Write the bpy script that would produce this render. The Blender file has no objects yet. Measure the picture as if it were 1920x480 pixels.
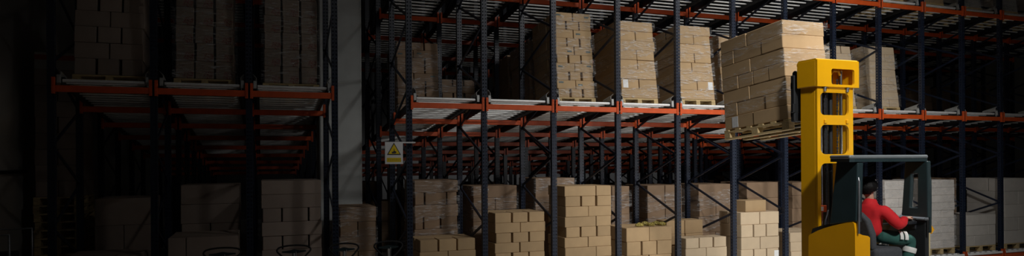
import bpy, bmesh, math, random
from mathutils import Vector, Matrix, Euler
R = random.Random(7)
PI = math.pi
rad = math.radians
S = bpy.context.scene
COL = S.collection

# ------------------------------------------------------------------ camera
F, YAW, ROLL, HOR, CAMZ = 1255.2, 0.3582, -0.006, 300.45, 2.65
X0, Y0, BAY, DY, SL = 2.456, 11.717, 1.4, 1.647, 0.1135
ZM, ZU = CAMZ + 0.987, CAMZ + 3.613          # middle and upper level of the right rack
XL = [-2.927, -1.566, -0.182, 1.177]         # left rack frames
ZML, ZUL = CAMZ + 1.11, CAMZ + 3.72
TH = math.atan(SL)

def proj(X, Y, Z):
    Z -= CAMZ
    r = X*math.cos(YAW) - Y*math.sin(YAW); d = X*math.sin(YAW) + Y*math.cos(YAW)
    if d < 0.1: return None
    u, v = F*r/d, -F*Z/d
    return 960 + u*math.cos(ROLL) - v*math.sin(ROLL), HOR + v*math.cos(ROLL) + u*math.sin(ROLL)

def at(x, y, Y):
    """point of the upright plane Y seen at photograph position x, y"""
    u, v = x - 960, y - HOR
    U = u*math.cos(ROLL) + v*math.sin(ROLL); V = -u*math.sin(ROLL) + v*math.cos(ROLL)
    t = U/F
    X = Y*(t*math.cos(YAW) + math.sin(YAW))/(math.cos(YAW) - t*math.sin(YAW))
    d = X*math.sin(YAW) + Y*math.cos(YAW)
    return Vector((X, Y, CAMZ - V*d/F))

cam = bpy.data.cameras.new('camera')
cam.sensor_width = 36.0
cam.lens = 36.0*F/1920.0
cam.shift_y = (HOR - 240.0)/1920.0
cam.clip_start = 0.05
co = bpy.data.objects.new('camera', cam)
COL.objects.link(co)
co.matrix_world = Matrix.Translation((0, 0, CAMZ)) @ Matrix.Rotation(-YAW, 4, 'Z') @ Matrix.Rotation(PI/2, 4, 'X') @ Matrix.Rotation(ROLL, 4, 'Z')
S.camera = co

# ------------------------------------------------------------------ materials
MATS = {}
def mat(name, color, rough=0.6, metal=0.0, noise=0.0, scale=20.0, bump=0.0, stretch=(1, 1, 1), rnd=0.0, spec=0.5):
    if name in MATS: return MATS[name]
    m = bpy.data.materials.new(name); m.use_nodes = True
    nt = m.node_tree; b = nt.nodes['Principled BSDF']
    b.inputs['Base Color'].default_value = (*color, 1)
    b.inputs['Roughness'].default_value = rough
    b.inputs['Metallic'].default_value = metal
    b.inputs['Specular IOR Level'].default_value = spec
    if noise or bump or rnd:
        tc = nt.nodes.new('ShaderNodeTexCoord'); mp = nt.nodes.new('ShaderNodeMapping')
        mp.inputs['Scale'].default_value = stretch
        n = nt.nodes.new('ShaderNodeTexNoise'); n.inputs['Scale'].default_value = scale
        n.inputs['Detail'].default_value = 5
        nt.links.new(tc.outputs['Object'], mp.inputs['Vector']); nt.links.new(mp.outputs['Vector'], n.inputs['Vector'])
        hsv = nt.nodes.new('ShaderNodeHueSaturation'); hsv.inputs['Color'].default_value = (*color, 1)
        mr = nt.nodes.new('ShaderNodeMapRange')
        mr.inputs['From Min'].default_value = 0.25; mr.inputs['From Max'].default_value = 0.75
        mr.inputs['To Min'].default_value = 1 - noise; mr.inputs['To Max'].default_value = 1 + noise
        nt.links.new(n.outputs['Fac'], mr.inputs['Value'])
        if rnd:
            oi = nt.nodes.new('ShaderNodeObjectInfo'); m2 = nt.nodes.new('ShaderNodeMapRange')
            m2.inputs['To Min'].default_value = 1 - rnd; m2.inputs['To Max'].default_value = 1 + rnd
            nt.links.new(oi.outputs['Random'], m2.inputs['Value'])
            mu = nt.nodes.new('ShaderNodeMath'); mu.operation = 'MULTIPLY'
            nt.links.new(mr.outputs['Result'], mu.inputs[0]); nt.links.new(m2.outputs['Result'], mu.inputs[1])
            nt.links.new(mu.outputs[0], hsv.inputs['Value'])
        else:
            nt.links.new(mr.outputs['Result'], hsv.inputs['Value'])
        nt.links.new(hsv.outputs['Color'], b.inputs['Base Color'])
        if bump:
            bp = nt.nodes.new('ShaderNodeBump'); bp.inputs['Strength'].default_value = bump; bp.inputs['Distance'].default_value = 0.01
            nt.links.new(n.outputs['Fac'], bp.inputs['Height']); nt.links.new(bp.outputs['Normal'], b.inputs['Normal'])
    MATS[name] = m
    return m

def printed_carton():
    """brown cardboard with blocks of small red and dark printing"""
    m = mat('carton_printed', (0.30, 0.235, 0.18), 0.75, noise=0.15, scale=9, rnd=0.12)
    nt = m.node_tree; b = nt.nodes['Principled BSDF']
    tc = nt.nodes.new('ShaderNodeTexCoord')
    def band(scale, lo, hi, stretch):
        mp = nt.nodes.new('ShaderNodeMapping'); mp.inputs['Scale'].default_value = stretch
        n = nt.nodes.new('ShaderNodeTexNoise'); n.inputs['Scale'].default_value = scale; n.inputs['Detail'].default_value = 1
        nt.links.new(tc.outputs['Object'], mp.inputs['Vector']); nt.links.new(mp.outputs['Vector'], n.inputs['Vector'])
        r = nt.nodes.new('ShaderNodeMapRange'); r.inputs['From Min'].default_value = lo; r.inputs['From Max'].default_value = hi
        nt.links.new(n.outputs['Fac'], r.inputs['Value']); return r.outputs['Result']
    a = band(7, 0.55, 0.58, (1, 1, 1.4)); c = band(60, 0.5, 0.53, (1, 1, 0.8))
    mu = nt.nodes.new('ShaderNodeMath'); mu.operation = 'MULTIPLY'
    nt.links.new(a, mu.inputs[0]); nt.links.new(c, mu.inputs[1])
    mx = nt.nodes.new('ShaderNodeMix'); mx.data_type = 'RGBA'
    src = b.inputs['Base Color'].links[0].from_socket
    nt.links.new(mu.outputs[0], mx.inputs[0]); nt.links.new(src, mx.inputs[6]); mx.inputs[7].default_value = (0.22, 0.035, 0.03, 1)
    nt.links.new(mx.outputs[2], b.inputs['Base Color'])
    return m

NAVY = mat('navy_steel', (0.013, 0.020, 0.040), 0.40, 0.0, noise=0.18, scale=6)
ORANGE = mat('orange_steel', (0.62, 0.085, 0.012), 0.45, noise=0.14, scale=7)
DARKST = mat('dark_steel', (0.012, 0.014, 0.018), 0.5, noise=0.15, scale=8)
GALV = mat('galvanised_steel', (0.93, 0.94, 0.93), 0.4, 0.15, noise=0.12, scale=9)
GUIDE = mat('grey_guide', (0.42, 0.43, 0.42), 0.5, 0.2, noise=0.2, scale=12)
CARD = mat('carton_brown', (0.45, 0.308, 0.165), 0.8, noise=0.07, scale=5, rnd=0.10)
CARDP = mat('carton_pale', (0.55, 0.43, 0.29), 0.8, noise=0.06, scale=5, rnd=0.07)
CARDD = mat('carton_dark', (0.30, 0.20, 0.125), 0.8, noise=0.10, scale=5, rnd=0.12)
CARDG = mat('carton_grey', (0.50, 0.47, 0.43), 0.7, noise=0.08, scale=5, rnd=0.08)
CARDW = mat('carton_white', (0.66, 0.62, 0.58), 0.7, noise=0.10, scale=6, rnd=0.06)
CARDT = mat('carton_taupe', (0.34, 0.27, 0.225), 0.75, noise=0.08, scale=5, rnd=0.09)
CARDPR = printed_carton()
TAPE = mat('brown_tape', (0.40, 0.27, 0.15), 0.25)
PAPER = mat('white_paper', (0.75, 0.76, 0.76), 0.6, noise=0.1, scale=40)
STICK = mat('green_grey_print', (0.055, 0.085, 0.078), 0.5, noise=0.9, scale=45)
INK = mat('dark_print', (0.03, 0.03, 0.03), 0.6)
WOOD = mat('pallet_wood', (0.56, 0.42, 0.21), 0.75, noise=0.3, scale=14, stretch=(1, 6, 6), bump=0.2, rnd=0.12)
YEL = mat('truck_yellow', (0.84, 0.42, 0.002), 0.38, noise=0.05, scale=4)
YELB = mat('truck_body_yellow', (0.84, 0.39, 0.002), 0.35, noise=0.05, scale=4)
BLK = mat('black_plastic', (0.012, 0.014, 0.016), 0.5, noise=0.15, scale=15)
PIL = mat('dark_green_cab', (0.016, 0.032, 0.036), 0.42, noise=0.15, scale=6)
ROOFM = mat('grey_cab_roof', (0.15, 0.17, 0.18), 0.4, noise=0.12, scale=6)
CONSOLE = mat('blue_grey_console', (0.17, 0.19, 0.22), 0.5, noise=0.1, scale=14)
CHROME = mat('chrome', (0.75, 0.76, 0.78), 0.2, 1.0)
STEEL = mat('bare_steel', (0.32, 0.33, 0.35), 0.35, 0.8, noise=0.1, scale=20)
RUB = mat('black_rubber', (0.008, 0.008, 0.009), 0.7, noise=0.1, scale=20)
SEATM = mat('grey_seat_fabric', (0.055, 0.060, 0.068), 0.85, noise=0.25, scale=60)
RED = mat('red_sweater', (0.62, 0.012, 0.018), 0.85, noise=0.18, scale=9, bump=0.25)
GREEN = mat('green_trousers', (0.018, 0.085, 0.070), 0.85, noise=0.25, scale=11, bump=0.3)
REFL = mat('silver_reflective', (0.72, 0.72, 0.69), 0.5, noise=0.1, scale=20)
SKIN = mat('skin', (0.50, 0.27, 0.19), 0.55, noise=0.06, scale=20)
HAIR = mat('black_hair', (0.005, 0.0045, 0.0045), 0.6, noise=0.4, scale=60, bump=0.5, spec=0.2)
EYE = mat('eye_white', (0.7, 0.7, 0.68), 0.3)
GOLD = mat('yellow_net', (0.36, 0.29, 0.07), 0.4, noise=1.0, scale=60, bump=0.8)
SIGNW = mat('sign_white', (0.72, 0.73, 0.74), 0.45, noise=0.03, scale=9)
SIGNY = mat('sign_yellow', (0.80, 0.58, 0.01), 0.45)
CONC = mat('grey_concrete', (0.55, 0.57, 0.56), 0.85, noise=0.10, scale=2.2, bump=0.1)
FLOORM = mat('floor_concrete', (0.60, 0.60, 0.58), 0.45, noise=0.15, scale=1.5)
WALLM = mat('beige_wall', (0.52, 0.49, 0.44), 0.85, noise=0.06, scale=1.2)
DOORM = mat('pale_door', (0.60, 0.59, 0.56), 0.6, noise=0.05, scale=1.5)
BACKW = mat('pale_back_wall', (0.20, 0.20, 0.20), 0.85, noise=0.10, scale=0.8)
CEILM = mat('dark_ceiling', (0.10, 0.10, 0.10), 0.9, noise=0.1, scale=1)

def film():
    m = bpy.data.materials.new('stretch_film'); m.use_nodes = True
    nt = m.node_tree; nt.nodes.clear()
    out = nt.nodes.new('ShaderNodeOutputMaterial'); mx = nt.nodes.new('ShaderNodeMixShader')
    tr = nt.nodes.new('ShaderNodeBsdfTransparent'); gl = nt.nodes.new('ShaderNodeBsdfPrincipled')
    gl.inputs['Base Color'].default_value = (0.75, 0.76, 0.77, 1); gl.inputs['Roughness'].default_value = 0.22
    gl.inputs['Specular IOR Level'].default_value = 0.9
    tc = nt.nodes.new('ShaderNodeTexCoord'); mp = nt.nodes.new('ShaderNodeMapping'); mp.inputs['Scale'].default_value = (1.3, 1.3, 8)
    n = nt.nodes.new('ShaderNodeTexNoise'); n.inputs['Scale'].default_value = 3.2; n.inputs['Detail'].default_value = 6; n.inputs['Roughness'].default_value = 0.65
    n.inputs['Distortion'].default_value = 1.5
    r = nt.nodes.new('ShaderNodeValToRGB')
    e = r.color_ramp.elements; e[0].position = 0.50; e[0].color = (0.035,)*3 + (1,); e[1].position = 0.74; e[1].color = (0.75,)*3 + (1,)  # noise ramp paints pale glint streaks into the film
    bp = nt.nodes.new('ShaderNodeBump'); bp.inputs['Strength'].default_value = 0.9; bp.inputs['Distance'].default_value = 0.02
    L = nt.links.new
    L(tc.outputs['Object'], mp.inputs['Vector']); L(mp.outputs['Vector'], n.inputs['Vector'])
    L(n.outputs['Fac'], r.inputs['Fac']); L(n.outputs['Fac'], bp.inputs['Height']); L(bp.outputs['Normal'], gl.inputs['Normal'])
    L(r.outputs['Color'], mx.inputs['Fac']); L(tr.outputs[0], mx.inputs[1]); L(gl.outputs[0], mx.inputs[2]); L(mx.outputs[0], out.inputs['Surface'])
    return m
FILM = film()

# ------------------------------------------------------------------ mesh helpers
class MB:
    def __init__(s): s.v = []; s.f = []; s.smooth = set()
    def add(s, vs, fs, smooth=False, M=None):
        b = len(s.v)
        for p in vs: s.v.append(tuple(M @ Vector(p)) if M is not None else tuple(p))
        for f in fs:
            if smooth: s.smooth.add(len(s.f))
            s.f.append(tuple(b + i for i in f))
        return s
    def box(s, c, d, bev=0.0, M=None):
        x, y, z = d[0]/2, d[1]/2, d[2]/2
        T = Matrix.Translation(c); T = M @ T if M is not None else T
        if bev <= 0:
            vs = [(i*x, j*y, k*z) for k in (-1, 1) for j in (-1, 1) for i in (-1, 1)]
            return s.add(vs, [(0, 2, 3, 1), (4, 5, 7, 6), (0, 1, 5, 4), (2, 6, 7, 3), (0, 4, 6, 2), (1, 3, 7, 5)], False, T)
        bev = min(bev, x*.45, y*.45, z*.45)
        vs = []; idx = {}
        for k in (-1, 1):
            for j in (-1, 1):
                for i in (-1, 1):
                    for ax in range(3):
                        p = [i*(x - bev), j*(y - bev), k*(z - bev)]
                        p[ax] = (i*x, j*y, k*z)[ax]
                        idx[(i, j, k, ax)] = len(vs); vs.append(tuple(p))
        fs = []
        def q(*a): fs.append(tuple(idx[t] for t in a))
        for g in (-1, 1):
            q((g, -1, -1, 0), (g, 1, -1, 0), (g, 1, 1, 0), (g, -1, 1, 0))
            q((-1, g, -1, 1), (1, g, -1, 1), (1, g, 1, 1), (-1, g, 1, 1))
            q((-1, -1, g, 2), (1, -1, g, 2), (1, 1, g, 2), (-1, 1, g, 2))
        for a in (-1, 1):
            for b2 in (-1, 1):
                q((-1, a, b2, 1), (1, a, b2, 1), (1, a, b2, 2), (-1, a, b2, 2))
                q((a, -1, b2, 0), (a, 1, b2, 0), (a, 1, b2, 2), (a, -1, b2, 2))
                q((a, b2, -1, 0), (a, b2, 1, 0), (a, b2, 1, 1), (a, b2, -1, 1))
                for c2 in (-1, 1): q((a, b2, c2, 0), (a, b2, c2, 1), (a, b2, c2, 2))
        return s.add(vs, fs, False, T)
    def bar(s, p, q, w, h=None, up=(0, 0, 1)):
        """rectangular bar from p to q"""
        p, q = Vector(p), Vector(q); h = h or w
        d = (q - p); L = d.length; d.normalize()
        side = d.cross(Vector(up))
        if side.length < 1e-4: side = d.cross(Vector((1, 0, 0)))
        side.normalize(); u = side.cross(d)
        M = Matrix((side, d, u)).transposed().to_4x4(); M.translation = (p + q)/2
        return s.box((0, 0, 0), (w, L, h), 0, M)
    def tube(s, pts, r, n=10, closed=False, caps=True):
        pts = [Vector(p) for p in pts]; m = len(pts); rr = r if isinstance(r, (list, tuple)) else [r]*m
        vs = []; fs = []; prev = None
        for i, p in enumerate(pts):
            if closed: d = pts[(i+1) % m] - pts[i-1]
            else: d = pts[min(i+1, m-1)] - pts[max(i-1, 0)]
            d.normalize()
            if prev is None:
                a = d.cross(Vector((0, 0, 1)))
                if a.length < 1e-3: a = d.cross(Vector((1, 0, 0)))
            else: a = prev - d*prev.dot(d)
            a.normalize(); prev = a; b = d.cross(a)
            for j in range(n):
                t = 2*PI*j/n; vs.append(p + (a*math.cos(t) + b*math.sin(t))*rr[i])
        for i in range(m if closed else m-1):
            for j in range(n):
                a0, a1 = i*n + j, i*n + (j+1) % n; b0, b1 = ((i+1) % m)*n + j, ((i+1) % m)*n + (j+1) % n
                fs.append((a0, a1, b1, b0))
        s.add(vs, fs, True)
        if caps and not closed:
            s.add(vs[:n], [tuple(range(n-1, -1, -1))]); s.add(vs[-n:], [tuple(range(n))])
        return s
    def prism(s, poly, lo, hi, axis='x'):
        """extrude a polygon; axis x: points are (y, z); axis y: (x, z); axis z: (x, y)"""
        def P(a, b, t): return {'x': (t, a, b), 'y': (a, t, b), 'z': (a, b, t)}[axis]
        n = len(poly); vs = [P(a, b, lo) for a, b in poly] + [P(a, b, hi) for a, b in poly]
        fs = [tuple(range(n-1, -1, -1)), tuple(range(n, 2*n))] + [(i, (i+1) % n, n + (i+1) % n, n + i) for i in range(n)]
        return s.add(vs, fs)
    def mesh(s, name, m):
        me = bpy.data.meshes.new(name); me.from_pydata(s.v, [], s.f)
        for i in s.smooth: me.polygons[i].use_smooth = True
        bm = bmesh.new(); bm.from_mesh(me); bmesh.ops.recalc_face_normals(bm, faces=bm.faces); bm.to_mesh(me); bm.free()
        if m: me.materials.append(m)
        return me
    def build(s, name, m, parent=None):
        return put(name, s.mesh(name, m), parent)

def put(name, me, parent=None, M=None):
    o = bpy.data.objects.new(name, me); COL.objects.link(o)
    if M is not None: o.matrix_world = M
    if parent is not None: o.parent = parent
    return o
def tag(o, label, cat, group=None, kind=None):
    o['label'] = label; o['category'] = cat
    if group: o['group'] = group
    if kind: o['kind'] = kind
    return o
def thing(name, label, cat, group=None, M=None):
    o = bpy.data.objects.new(name, None); COL.objects.link(o); o.empty_display_size = 0.1
    if M is not None: o.matrix_world = M
    return tag(o, label, cat, group, 'thing')
def struct(name, mb, m):
    o = mb.build(name, m); o['kind'] = 'structure'; return o
ORD = 'first second third fourth fifth sixth seventh eighth ninth tenth eleventh twelfth thirteenth fourteenth fifteenth sixteenth seventeenth'.split()
def seen(pts, pad=70):
    q = [p for p in (proj(*p) for p in pts) if p]
    if not q: return False
    xs, ys = [a for a, _ in q], [b for _, b in q]
    return max(xs) > -pad and min(xs) < 1920 + pad and max(ys) > -pad and min(ys) < 480 + pad

# ------------------------------------------------------------------ setting
WLX, WRX, WBY, WFY, CZ = -4.05, 31.0, 33.0, -7.0, 10.5
struct('floor', MB().box(((WLX+WRX)/2, (WFY+WBY)/2, -0.1), (WRX-WLX+1, WBY-WFY+1, 0.2)), FLOORM)
struct('ceiling', MB().box(((WLX+WRX)/2, (WFY+WBY)/2, CZ+0.1), (WRX-WLX+1, WBY-WFY+1, 0.2)), CEILM)
struct('wall_left', MB().box((WLX-0.1, (WFY+WBY)/2, CZ/2), (0.2, WBY-WFY, CZ)), WALLM)
struct('wall_right', MB().box((WRX+0.1, (WFY+WBY)/2, CZ/2), (0.2, WBY-WFY, CZ)), WALLM)
struct('wall_back', MB().box(((WLX+WRX)/2, WBY+0.1, CZ/2), (WRX-WLX, 0.2, CZ)), BACKW)
d = struct('door_1', MB().box((WLX+0.03, 11.6, 1.62), (0.06, 1.9, 3.24), 0.01), DOORM)
fr = MB()
fr.box((WLX+0.05, 10.6, 1.65), (0.1, 0.08, 3.3), 0.01); fr.box((WLX+0.05, 12.6, 1.65), (0.1, 0.08, 3.3), 0.01); fr.box((WLX+0.05, 11.6, 3.3), (0.1, 2.08, 0.08), 0.01)
o = fr.build('door_frame', DARKST, d)
fr = MB().box((WLX+0.04, 13.6, 2.5), (0.06, 1.7, 0.06), 0.01)
struct('trim_1', fr, DARKST)
c = MB(); cx = at(679, 300, 14.0).x
c.box((cx - 0.42, 14.4, CZ/2), (0.84, 0.8, CZ), 0.02)
struct('wall_pier', c, CONC)

# ------------------------------------------------------------------ racks: frames
def post_mesh(H, detail):
    """C-shaped upright open to the back, with two columns of slots in the face and one in each side"""
    w, dp, t = 0.10, 0.085, 0.0
    mb = MB()
    pitch = 0.066 if detail else 0.132
    n = int(H/pitch); ph = H/n
    def strip(fn, u0, u1, hole, slant=0):
        uc = (u0+u1)/2; hw, hh = 0.011, ph*0.24
        for i in range(n):
            z0, z1 = i*ph, (i+1)*ph; zc = (z0+z1)/2
            if hole and detail:
                o = [(u0, z0), (u1, z0), (u1, z1), (u0, z1)]
                h = [(uc-hw, zc-hh-slant), (uc+hw, zc-hh+slant), (uc+hw*.7, zc+hh+slant), (uc-hw*.7, zc+hh-slant)]
                vs = [fn(a, b) for a, b in o + h]
                mb.add(vs, [(0, 1, 5, 4), (1, 2, 6, 5), (2, 3, 7, 6), (3, 0, 4, 7)])
        if not (hole and detail):
            mb.add([fn(u0, 0), fn(u1, 0), fn(u1, H), fn(u0, H)], [(0, 1, 2, 3)])
    strip(lambda u, z: (u, 0, z), -w/2, -0.006, True, 0.004)
    strip(lambda u, z: (u, 0.004, z), -0.006, 0.006, False)
    strip(lambda u, z: (u, 0, z), 0.006, w/2, True, -0.004)
    strip(lambda u, z: (-w/2, u, z), 0, dp, True)
    strip(lambda u, z: (w/2, u, z), 0, dp, True)
    strip(lambda u, z: (u, dp, z), -w/2, -w/2+0.03, False)
    strip(lambda u, z: (u, dp, z), w/2-0.03, w/2, False)
    strip(lambda u, z: (u, dp*.55, z), -w/2+.002, w/2-.002, False)
    return mb.mesh('upright', NAVY)
PH = 8.2
POST_N, POST_F = post_mesh(PH, True), post_mesh(PH, False)
PITCH = 0.62
def brace_mesh(down):
    mb = MB(); y0, y1 = 0.05, DY + 0.04
    a, b = ((0, y0, PITCH), (0, y1, 0)) if down else ((0, y0, 0), (0, y1, PITCH))
    mb.bar(a, b, 0.024, 0.045)
    mb.box((0, a[1], a[2]), (0.045, 0.05, 0.05)); mb.box((0, b[1], b[2]), (0.045, 0.05, 0.05))
    return mb.mesh('brace', NAVY)
BR_D, BR_U = brace_mesh(True), brace_mesh(False)
FOOT = MB().box((0, 0.045, 0.006), (0.15, 0.13, 0.012)).mesh('base_plate', DARKST)
ROWN = ['front row', 'second row', 'third row', 'fourth row', 'fifth row']
frames = []
def frame(x, row, label, group, zoff):
    y = Y0 + 2*row*DY
    if not seen([(x, y + j*DY, z) for j in (0, 1) for z in (0, 1.5, 3, 4.5, 6)], 40): return
    t = thing('rack_frame', label, 'rack frame', group, Matrix.Translation((x, y, 0)))
    for j in (0, 1):
        p = put('upright', POST_N if row < 2 else POST_F, t); p.location = (0, j*DY, 0)
        if row == 0: f = put('base_plate', FOOT, p)
    z = 0.25 + zoff; k = 0
    while z + PITCH < PH:
        if row == 0 or 0.8 < z < 7.2:
            b = put('brace', BR_D if k % 2 else BR_U, t); b.location = (0, 0, z)
        z += PITCH; k += 1
NR = 16
for k in range(NR):
    for r in range(5):
        frame(X0 + BAY*k, r, 'blue perforated rack frame, %s from left, %s of right rack' % (ORD[k], ROWN[r]), 'frames of the right rack', 0.0)
for k, x in enumerate(XL):
    for r in range(5):
        frame(x, r, 'blue perforated rack frame, %s from left, %s of shadowed left rack' % (ORD[k], ROWN[r]), 'frames of the left rack', 0.18)

# ------------------------------------------------------------------ racks: crossbars
def crossbar_meshes(L):
    b = MB(); b.box((L/2, 0.0, 0), (L - 0.106, 0.045, 0.10), 0.006)
    cs = []
    for e, sx in ((0.0, 1), (L, -1)):
        c = MB(); xc = e + sx*0.036
        c.box((xc, -0.030, 0.045), (0.040, 0.012, 0.25), 0.003)
        c.box((xc + sx*0.022, -0.012, 0.045), (0.006, 0.04, 0.25), 0.002)
        for q in range(4): c.box((xc - sx*0.006, -0.038, -0.05 + q*0.062), (0.016, 0.006, 0.022), 0.002)
        cs.append(c.mesh('end_connector', ORANGE))
    return b.mesh('rail', ORANGE), cs
CBM = {}
def crossbar(x0, x1, y, z, label, group):
    if not seen([(x0, y, z), (x1, y, z)], 30): return
    key = round(x1 - x0, 3)
    if key not in CBM: CBM[key] = crossbar_meshes(x1 - x0)
    t = thing('crossbar', label, 'rack crossbar', group, Matrix.Translation((x0, y, z)))
    put('rail', CBM[key][0], t)
    for m in CBM[key][1]: put('end_connector', m, t)
LINES = ['front', 'second', 'third', 'fourth', 'fifth', 'sixth', 'seventh', 'eighth', 'ninth', 'tenth']
for n in range(9):
    y = Y0 + n*DY - 0.005
    for k in range(NR-1):
        for z, lev in ((ZM, 'middle'), (ZU, 'upper')):
            if lev == 'upper' and n > 5: continue
            crossbar(X0+BAY*k, X0+BAY*(k+1), y, z - SL*n*DY, 'orange crossbar of %s bay, %s level, %s line of right rack' % (ORD[k], lev, LINES[n]), 'crossbars of the right rack')
    for k in range(3):
        for z, lev in ((ZML, 'middle'), (ZUL, 'upper')):
            if lev == 'upper' and n > 4: continue
            crossbar(XL[k], XL[k+1], y, z - SL*n*DY, 'orange crossbar of %s bay, %s level, %s line of left rack' % (ORD[k], lev, LINES[n]), 'crossbars of the left rack')
for k in range(7, 12):
    crossbar(X0+BAY*k, X0+BAY*(k+1), Y0 - 0.005, 0.13, 'red orange crossbar at the foot of %s bay of right rack' % ORD[k], 'crossbars of the right rack')

# ------------------------------------------------------------------ racks: roller lanes
RW = 1.10
ROLL_M = MB().tube([(-RW/2, 0, 0), (RW/2, 0, 0)], 0.0180, 12).mesh('roller', GALV)
ROLL_F = MB().tube([(-RW/2, 0, 0), (RW/2, 0, 0)], 0.028, 12).mesh('roller', GALV)
LANE_L = 9*DY
sr = MB(); sr.box((0, LANE_L/2, 0), (0.012, LANE_L, 0.13)); sr.box((0.02, LANE_L/2, -0.06), (0.04, LANE_L, 0.01)); sr.box((0.02, LANE_L/2, 0.06), (0.04, LANE_L, 0.01))
RAIL_M = sr.mesh('side_rail', DARKST)
def guide_mesh(sx):
    g = MB(); w0, w1 = 0.0, 0.085
    vs = [(0, 0.0, -0.06), (0, 0.34, -0.06), (0, 0.34, 0.10), (0, 0.0, 0.12), (sx*0.05, -0.02, 0.17), (sx*0.012, 0.34, 0.115)]
    vs += [(a - sx*0.006, b, c) for a, b, c in vs]
    g.add(vs, [(0, 1, 2, 3), (3, 2, 5, 4), (6, 9, 8, 7), (9, 10, 11, 8), (0, 3, 9, 6), (3, 4, 10, 9), (1, 7, 8, 2), (2, 8, 11, 5), (4, 5, 11, 10), (0, 6, 7, 1)])
    g.box((sx*0.02, -0.012, 0.0), (0.05, 0.02, 0.13), 0.004)
    return g.mesh('entry_guide', GUIDE)
GL, GR = guide_mesh(-1), guide_mesh(1)
def lane(xc, z, label, group, nroll, width=1.4):
    M = Matrix.Translation((xc, Y0 + 0.06, z)) @ Matrix.Rotation(-TH, 4, 'X')
    if not seen([(xc + s*.6, Y0 + yy, z - SL*yy + .1) for s in (-1, 1) for yy in (0, 3, 6, 9)], 10): return M
    t = thing('roller_lane', label, 'roller conveyor', group, M)
    for s in (-1, 1):
        p = put('side_rail', RAIL_M, t); p.location = (s*(RW/2 + 0.012), 0.0, 0.118); p.scale = (-s, 1, 1)
        put('entry_guide', GL if s < 0 else GR, t).location = (s*(RW/2 + 0.02), -0.02, 0.15)
    for i in range(nroll):
        put('roller', ROLL_M if i else ROLL_F, t).location = (0, 0.03 + i*0.2, 0.145 if i else 0.135)
    return M
LM, LU, LLM, LLU = {}, {}, {}, {}
for k in range(NR-1):
    LM[k] = lane(X0+BAY*(k+.5), ZM, 'grey roller lane on the middle level, %s bay of right rack' % ORD[k], 'roller lanes of the right rack', 46)
    LU[k] = lane(X0+BAY*(k+.5), ZU, 'grey roller lane on the upper level, %s bay of right rack' % ORD[k], 'roller lanes of the right rack', 40)
for k in range(3):
    LLM[k] = lane((XL[k]+XL[k+1])/2, ZML, 'grey roller lane on the middle level, %s bay of left rack' % ORD[k], 'roller lanes of the left rack', 46)
    LLU[k] = lane((XL[k]+XL[k+1])/2, ZUL, 'grey roller lane on the upper level, %s bay of left rack' % ORD[k], 'roller lanes of the left rack', 30)
# ground lanes, level, seen at the right end only
gr = MB(); gr.box((0, 1.9, 0), (0.03, 3.8, 0.12)); GRAIL = gr.mesh('side_rail', DARKST)
gb = MB(); gb.box((0, 0, 0), (0.03, 0.012, 0.085), 0.003); gb.box((0, 0.02, 0.03), (0.03, 0.04, 0.012), 0.003); GBRK = gb.mesh('wheel_bracket', GUIDE)
gs = MB(); gs.box((0, 0, 0), (1.26, 0.02, 0.055), 0.005); GSILL = gs.mesh('front_plate', GALV)
for k in range(7, 12):
    t = thing('roller_lane', 'low grey roller lane on the floor in %s bay of right rack' % ORD[k], 'roller conveyor', 'floor lanes of the right rack', Matrix.Translation((X0+BAY*(k+.5), Y0, 0)))
    for s in (-1, 1): put('side_rail', GRAIL, t).location = (s*0.585, 0.05, 0.2)
    put('front_plate', GSILL, t).location = (0, -0.045, 0.222)
    for i in range(6): put('wheel_bracket', GBRK, t).location = (-0.5 + i*0.2, 0.0, 0.265 - 0.04)
    for i in range(9): put('roller', ROLL_F, t).location = (0, 0.06 + i*0.2, 0.232)
GZ = 0.262

# ------------------------------------------------------------------ pallets
PALB = {}
def pallet(M, W, D, label, small=False):
    """wooden pallet, base at z = 0 of M, boards along x; W across, D deep"""
    key = (round(W, 2), round(D, 2))
    if key not in PALB:
        top = MB().box((0, 0, 0), (W, 0.10, 0.022), 0.003).mesh('deck_board', WOOD)
        stg = MB().box((0, 0, 0), (0.10, D, 0.022), 0.003).mesh('stringer_board', WOOD)
        blk = MB().box((0, 0, 0), (0.10, 0.13, 0.078), 0.004).mesh('block', WOOD)
        PALB[key] = (top, stg, blk)
    top, stg, blk = PALB[key]
    t = thing('pallet', label, 'pallet', 'pallets under the loads', M)
    n = 5 if D < 1.25 else 6
    for i in range(n):
        put('deck_board', top, t).location = (0, -D/2 + 0.05 + (D - 0.1)*i/(n-1), 0.133)
    for i in (-1, 0, 1):
        put('stringer_board', stg, t).location = (i*(W/2 - 0.05), 0, 0.111)
        put('bottom_board', stg, t).location = (i*(W/2 - 0.05), 0, 0.011)
        for j in (-1, 0, 1): put('block', blk, t).location = (i*(W/2 - 0.05), j*(D/2 - 0.065), 0.061)
    return t

# ------------------------------------------------------------------ cartons
CARDS = []
BOXM = {}
def box_mesh(w, d, h, m):
    key = (round(w, 3), round(d, 3), round(h, 3), m.name)
    if key not in BOXM:
        mb = MB().box((0, 0, h/2), (w, d, h), 0.007)
        # the slit between the closed flaps on the lid
        mb.box((0, 0, h + 0.0006), (w - 0.02, 0.004, 0.0012))
        BOXM[key] = mb.mesh('carton', m)
    return BOXM[key]
STK = {}
def sticker(parent, w, h, x, y, z, m, name='label_sticker'):
    key = (round(w, 3), round(h, 3), m.name)
    if key not in STK: STK[key] = MB().box((0, 0, 0), (w, 0.002, h)).mesh(name, m)
    parent['kids'].append((name, STK[key], (x, y, z)))
def carton(M, w, d, h, m, label, group, weight=1.0):
    """note a carton; the ones that show largest become objects of their own at the end"""
    c = dict(M=M, w=w, d=d, h=h, m=m, label=label, group=group, weight=weight, kids=[]); CARDS.append(c)
    return c
FAR = MB()
NAMEC = {}
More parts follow.
